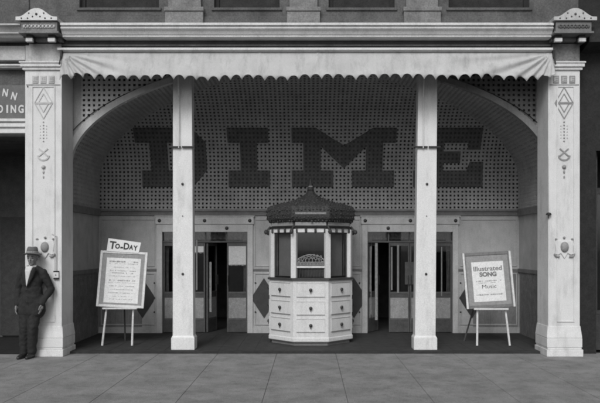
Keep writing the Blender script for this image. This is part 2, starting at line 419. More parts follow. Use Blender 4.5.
# dark clamp bars on the posts and white pull rods running down their faces
for px,rx in ((182,178.5),(428,423.5)):
    c=thing('awning_clamp',('dark iron clamp bar across the left entrance post' if px<300 else 'dark iron clamp bar across the right entrance post'),'clamp',(X(px,0),.02,Z(147,.02)),'clamp bars on the posts')
    h=.205
    MB().box(-h,-.02 if px<300 else -.005,-.025,-.003,-.014,.014).build('bar','iron',c,bevel=.003)
    MB().box(-.002 if px<300 else .012,h,-.025,-.003,-.014,.014).build('bar','iron',c,bevel=.003)
    for q in (-1,1): MB().tube((q*h,-.014,0),(q*h,.10,0),.012,n=8).build('clamp_hook','iron',c)
    r=MB(); xr=X(rx,-.03); r.tube((xr,-.012,Z(147,0)-.02),(xr,-.012,Z(97,0)),.009,n=8); r.tube((xr,-.012,Z(97,0)),(xr,-.10,4.62),.014,.016,n=8)
    tag(r.build('awning_rod','white'),('thin white rod down the upper face of the left post' if px<300 else 'thin white rod down the upper face of the right post'),'rod','awning rods on the posts')

# ---- lattice surfaces
ZV,BV,AV,SW,YBK=3.05,1.78,2.1,4.2,2.2
def cove(t):                    # arc parameter (metres up from 2.47) -> (y,z)
    return None
def arc_table(f,n=400):
    pts=[f(i/n) for i in range(n+1)]; L=[0]
    for i in range(n): L.append(L[-1]+math.dist(pts[i],pts[i+1]))
    def g(l):
        l=max(0,min(L[-1],l)); lo,hi=0,n
        while hi-lo>1:
            m=(lo+hi)//2
            if L[m]<=l: lo=m
            else: hi=m
        k=(l-L[lo])/max(1e-9,L[hi]-L[lo]); return (lo+k)/n
    return g,L[-1]
ZB=2.47
gc,Lc=arc_table(lambda t:(AV*(1-math.cos(t*PI/2)),BV*math.sin(t*PI/2)))
gs,Ls=arc_table(lambda t:(SW*(1-math.cos(t*PI/2)),BV*math.sin(t*PI/2)))
VB=ZV-ZB
def P_back(u,v,off=0):          # u = x , v = length up
    if v<=VB: th=0; y,z=YBK,ZB+v; n=(0,-1,0); xl=SW
    else:
        th=gc(v-VB)*PI/2; y=YBK-AV*(1-math.cos(th)); z=ZV+BV*math.sin(th); xl=SW*math.cos(th)
        n=Vector((0,-math.cos(th)/AV,-math.sin(th)/BV)).normalized()
    x=max(-xl,min(xl,u)); return Vector((x,y,z))+Vector(n)*off
def P_side(sg):
    def P(u,v,off=0):           # u = y , v = length up
        if v<=VB: z=ZB+v; x=SW; yl=YBK; n=Vector((-sg,0,0))
        else:
            th=gs(v-VB)*PI/2; x=SW*math.cos(th); z=ZV+BV*math.sin(th); yl=YBK-AV*(1-math.cos(th))
            n=Vector((-sg*math.cos(th)/SW,0,-math.sin(th)/BV)).normalized()
        return Vector((sg*x,min(u,yl),z))+n*off
    return P
def lattice(P,u0,u1,v0,v1,pitch=.084,fill=.50,ok=None,th=.02):
    mb=MB(); nu=round((u1-u0)/pitch); nv=round((v1-v0)/pitch); du=(u1-u0)/nu; dv=(v1-v0)/nv
    a=(1-math.sqrt(fill*.62))/2
    a=.265
    for i in range(nu):
        for j in range(nv):
            ua,ub,va,vb=u0+i*du,u0+(i+1)*du,v0+j*dv,v0+(j+1)*dv
            if ok and not ok((ua+ub)/2,(va+vb)/2,du): continue
            O=[P(ua,va,th),P(ub,va,th),P(ub,vb,th),P(ua,vb,th)]
            if (O[1]-O[0]).length<1e-4 and (O[2]-O[3]).length<1e-4: continue
            e=[random.uniform(-.045,.045) for _ in range(4)]
            l_,r_,b_,t_=ua+(a+e[0])*du,ub-(a+e[1])*du,va+(a+e[2])*dv,vb-(a+e[3])*dv
            I=[(l_,b_),(r_,b_),(r_,t_),(l_,t_)]
            I1=[P(p[0],p[1],th) for p in I]; I0=[P(p[0],p[1],0) for p in I]
            mb.add(O+I1+I0,[(0,1,5,4),(1,2,6,5),(2,3,7,6),(3,0,4,7),(4,5,9,8),(5,6,10,9),(6,7,11,10),(7,4,8,11)])
    return mb
def sheet(P,u0,u1,v0,v1,nu,nv,off):
    mb=MB(); V=[P(u0+(u1-u0)*i/nu,v0+(v1-v0)*j/nv,off) for i in range(nu+1) for j in range(nv+1)]
    mb.add(V,[(i*(nv+1)+j,(i+1)*(nv+1)+j,(i+1)*(nv+1)+j+1,i*(nv+1)+j+1) for i in range(nu) for j in range(nv)]); return mb
lb=lattice(P_back,-SW,SW,0,VB+Lc-.01,.0785).build('lattice_vault','lattice',T)
sheet(P_back,-SW,SW,-.02,VB+Lc,60,40,-.035).build('lattice_backing','backing',lb)
for sg in (-1,1):
    P=P_side(sg)
    ls=lattice(P,.16,YBK,0,VB+Ls-.01,.0785).build('lattice_side','lattice',T)
    sheet(P,.1,YBK+.04,-.02,VB+Ls,20,60,-.035).build('lattice_backing','backing',ls)
# arch ring and spandrels at y .10-.16
AA,AB=4.02,1.78; yA=.10
def ell(a,b,t): return (a*math.cos(t),ZV+b*math.sin(t))
ring=MB(); ringl=MB(); n=72
for i in range(n):
    t0,t1=PI*i/n,PI*(i+1)/n
    a0,a1=ell(AA,AB-.03,t0),ell(AA,AB-.03,t1); b0,b1=ell(AA+.12,AB+.07,t0),ell(AA+.12,AB+.07,t1)
    v=[(a0[0],yA,a0[1]),(a1[0],yA,a1[1]),(b1[0],yA,b1[1]),(b0[0],yA,b0[1]),(a0[0],yA+.10,a0[1]),(a1[0],yA+.10,a1[1]),(b1[0],yA+.1,b1[1]),(b0[0],yA+.1,b0[1])]
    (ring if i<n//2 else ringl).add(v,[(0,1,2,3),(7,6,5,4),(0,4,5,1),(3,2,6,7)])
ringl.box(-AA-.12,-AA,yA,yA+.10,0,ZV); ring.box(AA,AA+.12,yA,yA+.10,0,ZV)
ring.build('arch_ring','lower',T); ringl.build('arch_ring','trim',T)  # right half takes a darker colour in place of shade
def okspan(u,v,d):
    z=v; k=(u/(AA+.09))**2
    return k>=1 or z>ZV+(AB+.035)*math.sqrt(1-k)-.045
def P_sp(u,v,off=0): return Vector((u,yA+.06-off,v))
for a,b in ((-3.84,-1.2),(1.2,3.84)):
    s1=lattice(P_sp,a,b,3.3,4.92,.085,ok=okspan,th=.025).build('spandrel_lattice','lattw' if a<0 else 'rail',T)  # right lattice coloured darker to imitate the shade on that side
    sg=-1 if a<0 else 1; cbp=[(sg*3.841,4.92),(sg*4.2,4.92),(sg*4.2,3.0)]
    for q in range(9):
        xx=4.07-(4.07-3.841)*q/8; cbp.append((sg*xx,ZV+(AB+.01)*math.sqrt(max(0,1-(xx/(AA+.05))**2))))
    MB().prism(cbp,yA+.035,yA+.06).build('corner_board','grime' if a<0 else 'lattw',s1)
def spb():
    mb=MB(); n=60
    for sg in (-1,1):
        for i in range(n):
            x0=sg*(4.2-(4.2)*i/n); x1=sg*(4.2-4.2*(i+1)/n)
            def zz(x):
                k=(x/(AA+.09))**2; return ZV if k>=1 else ZV+(AB+.04)*math.sqrt(1-k)
            mb.add([(x0,yA+.085,zz(x0)),(x1,yA+.085,zz(x1)),(x1,yA+.085,4.96),(x0,yA+.085,4.96)],[(0,1,2,3)])
    return mb
spb().build('spandrel_backing','backing',T)
# ---- side walls of the recess
for sg in (-1,1):
    w=MB(); xo=sg*4.2; x1=sg*4.32
    w.box(min(xo,x1),max(xo,x1),.19,YBK+.1,0,ZB-.13); wo=w.build('side_wall','wall',T)
    MB().box(min(xo,xo-sg*.03),max(xo,xo-sg*.03),.19,YBK-.01,1.22,1.29).build('chair_rail','rail',wo)
    bo=MB(); yy=.2
    while yy<2.1: bo.box(min(xo,xo-sg*.012),max(xo,xo-sg*.012),yy+.004,yy+.094,.0,1.219); yy+=.1
    bo.build('wainscot_boards','sidew',wo)
    MB().box(min(xo,xo-sg*.05),max(xo,xo-sg*.05),.19,YBK-.06,ZB-.13,ZB).build('picture_rail','rail',wo)

# ---- back wall
bw=MB(); cb=(-2.08,2.02); hb=.85; zd=2.02
segs=[(-4.2,cb[0]-hb),(cb[0]+hb,cb[1]-hb),(cb[1]+hb,4.2)]
for a,b in segs: bw.box(a,b,YBK,YBK+.12,0,zd)
bw.box(-4.2,4.2,YBK,YBK+.12,zd,ZB)
BW=bw.build('back_wall','wall',T)
rl=MB(); 
rl.profx([(YBK,ZB-.13),(YBK-.03,ZB-.12),(YBK-.03,ZB-.09),(YBK-.015,ZB-.085),(YBK-.02,ZB-.05),(YBK-.045,ZB-.04),(YBK-.045,ZB-.005),(YBK,ZB)],-4.2,4.2)
rl.build('picture_rail','rail',BW)
for a,b in segs:
    a2,b2=a+(.11 if a>-4 else 0),b-(.11 if b<4 else 0)
    r=MB(); r.box(a2,b2,YBK-.022,YBK-.001,1.245,1.285); r.build('chair_rail','rail',BW)
    n=1 if b2-a2<1.4 else 2
    if a>-2 and b<2: panels=[(a2+.03,-.62),(.62,b2-.03)]
    else: panels=[(a2+.04,b2-.04)]
    for p0,p1 in panels:
        for z0,z1 in ((1.33,2.28),(.16,1.2)):
            m=MB(); t=.022
            m.box(p0,p0+t,YBK-.016,YBK-.001,z0,z1); m.box(p1-t,p1,YBK-.016,YBK-.001,z0,z1); m.box(p0+t,p1-t,YBK-.016,YBK-.001,z0,z0+t); m.box(p0+t,p1-t,YBK-.016,YBK-.001,z1-t,z1)
            m.build('panel_moulding','wall',BW,bevel=.004)
    MB().box(a2,b2,YBK-.02,YBK-.001,0,.12).build('skirting','wall',BW)
    if a<-4 or b>4:
        lo=MB(); x0,x1=(a2,b2-.30) if a<-4 else (a2+.30,b2)
        while x0<x1-.02: lo.box(x0+.003,min(x1,x0+.11),YBK-.012,YBK-.001,.125,1.24); x0+=.113
        lo.build('lower_boards','lower',BW)
for dx in (-.9,.9,-3.33,3.26):
    zz=.70; d=MB(); d.prism([(dx-.26,zz),(dx,zz-.4),(dx+.26,zz),(dx,zz+.4)],YBK-.017,YBK-.001); d.build('painted_diamond','diamond',BW)
for xk in (cb[0]+hb+.16,cb[1]-hb-.16,cb[0]-hb-.16,cb[1]+hb+.16):
    for zk in (1.0,.42): MB().ball((xk,YBK-.012,zk),.018,10,6).build('knob','knob',BW)

# ---- door bays
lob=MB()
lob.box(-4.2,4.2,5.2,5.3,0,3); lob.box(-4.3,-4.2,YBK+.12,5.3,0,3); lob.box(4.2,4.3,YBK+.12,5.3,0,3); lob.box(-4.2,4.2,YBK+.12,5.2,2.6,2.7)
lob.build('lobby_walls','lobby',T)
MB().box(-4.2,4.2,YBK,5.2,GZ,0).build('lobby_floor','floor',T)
def leaf(xl,w,ang=0,bright_refl=0,mid=None,pane_l=.05,name='door'):
    """door leaf hinged at xl (sign of w gives direction)"""
    yd=YBK+.06
    s=1 if w>0 else -1; W=abs(w)
    def bx(mb,a,b,y0,y1,z0,z1):
        a,b=(a*s,b*s); mb.box(min(a,b),max(a,b),y0,y1,z0,z1); return mb
    f=MB(); t=.034; H=1.80
    bx(f,.004,t,-.02,.02,.01,H); bx(f,W-t,W-.004,-.02,.02,.01,H)
    bx(f,t,W-t,-.02,.02,H-.06,H); bx(f,t,W-t,-.02,.02,.78,.82); bx(f,t,W-t,-.02,.02,.25,.29)
    o=f.build(name,'door',T,loc=(xl,yd,0),bevel=.004); o.rotation_euler=(0,0,ang)
    bx(MB(),t,W-t,-.018,.018,.012,.249).build('kick_plate','doord',o)
    bx(MB(),t,W-t,-.012,.012,.291,.70).build('pale_reflection','refl_scroll',o)  # pale sheet stands in for the street reflected low in the glass
    bx(MB(),t,W-t,-.014,.014,.701,.779).build('panel_rail','doord',o)
    bx(MB(),t,W-t,-.004,.004,.82,H-.06).build('glass_pane','glass',o)
    if bright_refl:  # bright strip stands in for the reflection high in the pane
        bl=MB(); z1=H-.062; z0=z1-bright_refl; n=24
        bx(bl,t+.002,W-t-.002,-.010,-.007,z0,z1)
        for i in range(n):      # ragged lower edge of the bright reflection strip
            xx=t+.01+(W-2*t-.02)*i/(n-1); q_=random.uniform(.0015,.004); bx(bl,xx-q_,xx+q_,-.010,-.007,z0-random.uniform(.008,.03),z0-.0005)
        bl.build('bright_reflection','bright_refl',o)
    h=MB(); h.tube((s*(W-.03),-.05,.95),(s*(W-.03),-.05,1.15),.008,n=8); h.tube((s*(W-.03),-.05,.96),(s*(W-.03),-.018,.96),.007,n=6); h.tube((s*(W-.03),-.05,1.14),(s*(W-.03),-.018,1.14),.007,n=6)
    h.build('door_handle','knob',o)
    return o
def curtain(x0,x1,z0,z1,amp,waves,y,m='curtain',name='curtain',gather=0):
    mb=MB(); nu=waves*8; nv=14; V=[]
    for i in range(nu+1):
        for j in range(nv+1):
            u=i/nu; v=j/nv; g=1-gather*math.sin(PI*v)*.6
            x=x0+(x1-x0)*(u*g); yy=y+amp*math.sin(u*waves*2*PI+.6*math.sin(v*5))*(1-.3*v)+.01*math.sin(v*9+i)
            V.append((x,yy,z0+(z1-z0)*v))
    mb.add(V,[(i*(nv+1)+j,(i+1)*(nv+1)+j,(i+1)*(nv+1)+j+1,i*(nv+1)+j+1) for i in range(nu) for j in range(nv)],True)
    o=mb.build(name,m,T); md=o.modifiers.new('s','SOLIDIFY'); md.thickness=.004; return o
for bi,c in enumerate(cb):
    L,R=c-hb,c+hb
    cs=MB(); yf=YBK-.035
    cs.box(L-.11,L-.001,yf,YBK-.001,0,zd+.15); cs.box(R+.001,R+.11,yf,YBK-.001,0,zd+.15)
    cs.box(L-.001,R+.001,yf,YBK-.001,zd,zd+.15)
    cs.box(L-.13,R+.13,yf-.02,YBK-.001,zd+.155,zd+.30)
    cs.box(L-.15,R+.15,yf-.035,YBK-.001,zd+.302,zd+.325)
    C=cs.build('door_casing','trim',T,bevel=.006)
    for kx,kz in ((L-.05,zd+.225),(c,zd+.225),(R+.05,zd+.225),(c-.44,zd+.075),(c+.44,zd+.075)):
        MB().ball((kx,yf-.022 if kz>zd+.2 else yf-.004,kz),.036,14,8,(1,.6,1)).build('knob','knob',C)
    fr=MB(); fr.box(L,R,YBK+.03,YBK+.09,1.81,1.845); fr.build('transom_bar','door',T)
    tg=MB(); tg.box(L,R,YBK+.058,YBK+.064,1.847,zd); tg.build('transom_glass','glass',T)
    for q in range(1,4): MB().box(L+q*.425-.012,L+q*.425+.012,YBK+.035,YBK+.085,1.846,zd).build('transom_mullion','door',T)
    # swags behind transom
    curtain(L+.01,R-.01,1.87,zd,.018,16,YBK+.16,'curtain','valance')
    curtain(L+.0,L+.11,.28,zd-.03,.016,4,YBK+.15,'curtain','curtain',.3)
    curtain(R-.0,R-.11,.28,zd-.03,.016,4,YBK+.15,'curtain','curtain',.3)
w=.42
L,R=cb[0]-hb,cb[0]+hb
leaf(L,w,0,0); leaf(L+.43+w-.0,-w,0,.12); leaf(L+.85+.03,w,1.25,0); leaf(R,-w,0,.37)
L,R=cb[1]-hb,cb[1]+hb
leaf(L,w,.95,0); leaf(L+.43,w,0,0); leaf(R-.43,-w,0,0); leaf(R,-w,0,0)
# card hung in right bay glass and pale strips imitating reflections in the panes
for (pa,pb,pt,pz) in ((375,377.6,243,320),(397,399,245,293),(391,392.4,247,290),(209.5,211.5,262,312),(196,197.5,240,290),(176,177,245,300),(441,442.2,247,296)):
    MB().box(X(pa,YBK+.03),X(pb,YBK+.03),YBK+.026,YBK+.038,Z(pz,YBK+.03),Z(pt,YBK+.03)).build('reflection_streak','refl_scroll' if pa in(375,209.5) else 'lower',T)
MB().box(cb[1]-.10,cb[1]+.16,YBK+.02,YBK+.032,.97,1.42).build('notice_board','doord',T)

# ------------------------------------------------------------------ DIME sign
DS=thing('theatre_name_sign','large dark block letters DIME spread across the latticed vault','sign',(0,YBK,2.9))
def P_z(x,z,off):
    if z<=ZV: return Vector((x,YBK-off,z))
    th=math.asin(min(1,(z-ZV)/BV)); n=Vector((0,-math.cos(th)/AV,-math.sin(th)/BV)).normalized()
    return Vector((x,YBK-AV*(1-math.cos(th)),z))+n*off
z0,z1,z2,z3=2.92,3.25,3.79,4.05
def letter(traps,lab):
    def slab(o0,o1,e):
        mb=MB()
        for (za,zb,la,ra,lb_,rb) in traps:
            n=max(1,math.ceil((zb-za)/.06))
            for i in range(n):
                u0,u1=i/n,(i+1)/n; A=za+(zb-za)*u0; B=za+(zb-za)*u1
                l0,r0=la+(lb_-la)*u0,ra+(rb-ra)*u0; l1,r1=la+(lb_-la)*u1,ra+(rb-ra)*u1
                v=[P_z(l0,A,o1),P_z(r0,A,o1),P_z(r1,B,o1),P_z(l1,B,o1),P_z(l0,A,o0),P_z(r0,A,o0),P_z(r1,B,o0),P_z(l1,B,o0)]
                mb.add([p-Vector((0,YBK,2.9)) for p in v],[(0,1,2,3),(7,6,5,4),(0,4,5,1),(1,5,6,2),(2,6,7,3),(3,7,4,0)])
        return mb
    o=slab(.022,.045,0).build('letter','letter',DS); o['label']=lab; return o
letter([(z0,z1,-3.32,-2.60,-3.32,-2.60),(z1,z2,-3.14,-2.80,-3.14,-2.80),(z2,z3,-3.42,-2.60,-3.42,-2.60),
        (z0,z1,-2.60,-2.32,-2.60,-2.04),(z1,z2,-2.38,-2.04,-2.38,-2.04),(z2,z3,-2.60,-2.04,-2.60,-2.3)],'dark letter D partly behind a post')
letter([(z0,z1,-1.60,-.78,-1.60,-.78),(z1,z2,-1.36,-1.03,-1.36,-1.03),(z2,z3,-1.60,-.80,-1.60,-.80)],'dark letter I')
letter([(z0,z1,-.34,.48,-.34,.48),(z1,z2,-.11,.23,-.11,.23),(z2,z3,-.34,.585,-.34,.13),
        (z0,z1,.86,1.69,.86,1.69),(z1,z2,1.13,1.46,1.13,1.46),(z2,z3,.80,1.71,1.25,1.71),
        (3.30,3.73,.69,.691,.23,.691),(3.30,3.73,.692,.693,.692,1.13),(3.73,z2,.23,.691,.23,.60),(3.73,z2,.692,1.13,.79,1.13)],'dark letter M above the ticket booth')
letter([(z0,z1,2.08,3.46,2.08,3.46),(z1,3.40,2.32,2.66,2.32,2.66),(z1,3.42,3.14,3.46,3.2,3.46),(3.40,3.62,2.32,3.0,2.32,3.0),(3.62,z2,2.32,2.66,2.32,2.66),(3.66,z2,3.14,3.38,3.14,3.38),(z2,z3,2.08,3.38,2.08,3.38)],'dark letter E partly behind a post')

# ------------------------------------------------------------------ awning
def awning():
    x0,x1=X(61.5,-.5),X(553.5,-.5); ztop=Z(52.3,-.47); zbot=Z(76.2,-.55)
    pitch=(x1-x0)/43.5; nseg=10; rt=[(random.uniform(.8,1.15),random.uniform(-.012,.012)) for _ in range(60)]
    n=int(43.5*nseg); mb=MB(); nv=18; V=[]; H=ztop-zbot
    for i in range(n+1):
        x=x0+(x1-x0)*i/n
        ph=((x-x0)/pitch)%1.0
        kk=int(ph_:=((x-x0)/pitch)); e_=abs(2*ph-1); amp=rt[kk][0] if e_<.5 else 1; notch=-.080*(e_**2.4)+.018*amp+.010*math.sin(ph_*.9)+(rt[kk][1] if ph>.5 else rt[max(0,kk-1)][1])*e_     # pointed teeth between round notches
        sag=.012*math.sin(x*1.1)+.006*math.sin(x*5)
        for j in range(nv+1):
            v=j/nv                              # 0 top .. 1 bottom
            y=-.46-.12*v-.012*math.sin(x*6.3+2*v)*v-.010*math.sin(x*11+v*3+math.sin(x*3))*v-.004*math.sin(x*31+2*math.sin(x*2))*v-(.007 if abs(((x+4)%.92)-.46)<.012 else 0)
            # folds fanning from the two upper corners
            for cx_,sg in ((x0,1),(x1,-1)):
                dx=(x-cx_)*sg; 
                if dx<2.6:
                    a=math.atan2(v*H,max(dx,.02)); wgt=max(0,1-dx/(1.5 if sg>0 else 2.4))*min(1,dx/.12)
                    y-= wgt*.040*math.sin(a*(26 if sg>0 else 24)+1.2)*min(1,v*3)
            z=ztop-H*v+sag*v
            if j==nv: z+=notch
            elif j==nv-1: z+=notch*.35 if notch>0 else 0
            V.append((x,y,z))
    mb.add(V,[(i*(nv+1)+j,(i+1)*(nv+1)+j,(i+1)*(nv+1)+j+1,i*(nv+1)+j+1) for i in range(n) for j in range(nv)],True)
    A=thing('awning','long pale canvas awning with scalloped edge hanging below the cornice','awning',(0,-.46,ztop))
    o=mb.build('canvas_valance','canvas',A); o.location=(0,.46,-ztop)
    md=o.modifiers.new('s','SOLIDIFY'); md.thickness=.004
    # roller and end brackets
    r=MB(); r.tube((x0+.02,-.43,ztop-.02),(x1-.02,-.43,ztop-.02),.03,n=12); q=r.build('roller','grime',A); q.location=(0,.46,-ztop)
    for xx in (x0-.02,x1-.01):
        b=MB(); b.box(xx,xx+.03,-.52,-.40,ztop-.10,ztop+.02); b.tube((xx+.015,-.5,ztop-.05),(xx+.015,-.58,ztop-.22),.012,n=8)
        q=b.build('end_bracket','iron',A); q.location=(0,.46,-ztop)
awning()

# ------------------------------------------------------------------ ticket booth
BX,BY=.03,1.20
K=thing('ticket_booth','octagonal white ticket booth with domed dark roof and drawer front','ticket booth',(BX,BY,0))
R8=.74/math.cos(PI/8)         # apothem .74
def octa(r,z): return [(r*math.cos(PI/8+i*PI/4),r*math.sin(PI/8+i*PI/4),z) for i in range(8)]
def oct_solid(levels):
    mb=MB(); V=[]
    for ap,z in levels: V+=octa(ap/math.cos(PI/8),z)
    k=len(levels); F=[list(range(7,-1,-1)),[(k-1)*8+i for i in range(8)]]
    for j in range(k-1):
        for i in range(8): F.append((j*8+i,j*8+(i+1)%8,(j+1)*8+(i+1)%8,(j+1)*8+i))
    return mb.add(V,F)
oct_solid([(.70,0),(.70,.058)]).build('plinth','rail',K)
body=oct_solid([(.74,.06),(.755,.075),(.755,.13),(.742,.145),(.742,1.13)]).build('body','booth',K)
oct_solid([(.735,1.131),(.775,1.137),(.775,1.168),(.735,1.174)]).build('counter_ledge','ledge',K)
def facet(i):                   # frame of facet i : centre direction angle
    a=-PI/2+i*PI/4; return a
def onfacet(mb,i,ap):           # local: x along facet, y outward depth (negative = out), z up  -> booth coordinates
    a=-PI/2+i*PI/4
    m=Matrix.Rotation(i*PI/4,4,'Z')@Matrix.Translation((0,-ap,0)); return xform(mb,m)
for i in (-1,0,1,-2,2):
    half=.742*math.tan(PI/8)
    for k,zc_ in enumerate((.97,.655,.355)):
        h=.115 if k else .12
        fx=half-.06
        d=MB(); d.box(-fx,fx,-.012,-.0005,zc_-h,zc_+h)
        d=onfacet(d,i,.742).build('drawer','booth',K,bevel=.004)
        l=MB(); l.box(-fx,fx,-.019,-.0125,zc_-h+.0,zc_-h+.008)
        l.box(-fx,fx,-.017,-.0125,zc_+h-.006,zc_+h)
        onfacet(l,i,.742).build('drawer_edge','rail' if i else 'grime',K)
        kb=MB(); kb.ball((0,-.036,zc_),.030,14,10,(1,.8,1)); kb.tube((0,-.036,zc_-.01),(0,-.036,zc_-.062),.010,.005,8); kb.tube((0,-.036,zc_),(0,-.01,zc_),.012,n=8)
        onfacet(kb,i,.742).build('drawer_knob','knob',K)
# corner posts of the glazed part
for i in range(8):
    a=PI/8+i*PI/4; r=.70/math.cos(PI/8); cx_,cy_=r*math.cos(a),r*math.sin(a)
    t=.048
    m=MB(); m.box(-t,t,-t*.8,t*.8,1.175,2.03); xform(m,Matrix.Translation((cx_,cy_,0))@Matrix.Rotation(a-PI/2,4,'Z'))
    m.build('corner_post','booth',K,bevel=.006)
hf=.69*math.tan(PI/8)
for i in range(8):
    g=MB(); g.box(-hf+.04,hf-.04,-.004,.004,1.176,2.0)
    onfacet(g,i,.69).build('window_pane','glass',K)
    fr=MB(); fr.box(-hf+.04,hf-.04,-.02,.02,1.975,2.045)
    onfacet(fr,i,.69).build('window_head','booth',K)
# front wicket : bar, scrollwork, hand opening
fb=MB(); fb.box(-hf+.04,hf-.04,-.025,.02,1.352,1.385); onfacet(fb,0,.70).build('wicket_bar','booth',K,bevel=.004)
sc=MB()
def ringm(cx_,cz_,rr,t):
    for s_ in range(12):
        a0,a1=2*PI*s_/12,2*PI*(s_+1)/12
        sc.tube((cx_+rr*math.cos(a0),-.012,cz_+rr*math.sin(a0)),(cx_+rr*math.cos(a1),-.012,cz_+rr*math.sin(a1)),t,n=5)
for q in range(8):
    u=(q-3.5)/3.5; cxq=u*.205
    ringm(cxq,1.425,.027,.0055); ringm(cxq,1.425,.010,.005)
    top=1.485+.045*(1-u*u)
    ringm(cxq,top,.024 if q%2 else .018,.0055)
    sc.tube((cxq,-.012,1.452),(cxq,-.012,top-.02),.005,n=5)
    if abs(u)<.8: ringm(cxq+.029,top+.045,.014,.005)
for q in range(16):
    u0=-1+q/8; u1=-1+(q+1)/8
    sc.tube((u0*.232,-.010,1.50+.085*(1-u0*u0)),(u1*.232,-.010,1.50+.085*(1-u1*u1)),.006,n=5)
sc.tube((-.23,-.010,1.40),(.23,-.010,1.40),.006,n=5); sc.tube((-.23,-.010,1.455),(.23,-.010,1.455),.005,n=5)
onfacet(sc,0,.70).build('wicket_scrollwork','refl_scroll',K)
wi=MB()
for q in range(9): wi.tube((-.2+q*.05,-.01,1.18),(-.2+q*.05+.02,-.01,1.352),.003,n=5)
onfacet(wi,0,.70).build('wicket_wires','doord',K)
for i in (-1,1,-2,2):
    q=MB(); q.box(-.20,.20,-.004,.004,1.2,1.98); onfacet(q,i,.60).build('inner_pale_sheet','wall',K)  # pale sheet added so the side panes look less black
# inside: dark stool/cash desk so the booth is not empty
ins=MB(); ins.box(-.30,.30,-.25,.25,1.18,1.30); ins.box(-.42,.42,.40,.44,1.18,2.0); ins.build('inner_desk','lower',K)
oct_solid([(.66,2.035),(.66,2.05)]).build('booth_ceiling','rail',K)
# roof
s5=55.5
def rz(py): return 1.7+(248-py)/56.2
roof=oct_solid([(.73,2.046),(.752,rz(227)),(.70,rz(226.5)),(.70,rz(222.5)),(.74,rz(221.6)),(.775,rz(219.5)),(.79,rz(216)),(.79,rz(212)),(.785,rz(209)),(.76,rz(207)),(.71,rz(205.4)),(.63,rz(203.9)),(.54,rz(202.6)),(.44,rz(201.2)),(.35,rz(199.8)),(.27,rz(198.1)),(.20,rz(196.2)),(.14,rz(194)),(.095,rz(191.8)),(.06,rz(189))])
RF=roof.build('domed_roof','boothr',K)
bd=MB(); 
for i in range(8):
    q=MB(); q.box(-.27,.27,-.012,.06,rz(226),rz(222.6)); onfacet(q,i,.705); bd.merge(q)
bd.build('roof_band','stencil',K)
bd=MB(); q=MB(); q.box(-.27,.27,-.006,.06,rz(215.2),rz(213.2)); onfacet(q,0,.79); bd.merge(q)
bd.build('front_highlight','boothhl',K,bevel=.004)  # paler bar painted as the highlight along the front facet edge
sh=MB()
prof_r=[(.752,221.2),(.785,218),(.797,214.5),(.797,210.5),(.775,208),(.735,206.2),(.67,204.7),(.585,203.3),(.49,201.9),(.40,200.6),(.31,199),(.23,197.1),(.16,194.8)]
for ap,py in prof_r:
    for i in range(8):
        hw_=ap*math.tan(PI/8); nn=max(2,int(hw_*2/.062)); off=random.random()*.5
        for k in range(nn):
            xx=-hw_+2*hw_*(k+off+random.uniform(-.15,.15)+.2)/nn
            if i==0 and 211<py<218 and abs(xx)<.29: continue
            q=MB(); q.ball((xx,random.uniform(-.008,.004),rz(py)+random.uniform(-.012,.012)),random.uniform(.010,.021),6,5,(1.2,.6,1))
            onfacet(q,i,ap); sh.merge(q)
tag(sh.build('roof_studs','boothr',K),kind='stuff')
fi=MB(); fi.lathe([(.065,0),(.06,.05),(.04,.09),(.05,.12),(.03,.15),(.022,.2),(.012,.24)],(0,0,rz(189.2)),12); fi.build('finial','boothr',K)
MB().ball((0,0,rz(184.2)),.035,14,10,(1.3,1.3,.9)).build('finial_ball','stencil',K)
for i in range(8):
    a=PI/8+i*PI/4
    # upturned eave hooks and tassels at the corners, drops between
    r=.78/math.cos(PI/8); t=MB()
    t.tube((r*math.cos(a)*.93,r*math.sin(a)*.93,2.08),(r*math.cos(a)*1.01,r*math.sin(a)*1.01,2.01),.02,.014,8)
    t.ball((r*math.cos(a)*1.03,r*math.sin(a)*1.03,1.985),.034,10,8,(1,1,1.3)); t.build('eave_tassel','boothr',K)
for i in range(8):
    for xx in (-.25,-.083,.083,.25):
        t=MB()
        t.tube((xx,0,2.05),(xx,0,1.995),.018,.022,8); t.ball((xx,0,1.985),.022,8,6,(1,1,1.2)); onfacet(t,i,.725).build('eave_drop','boothr',K)

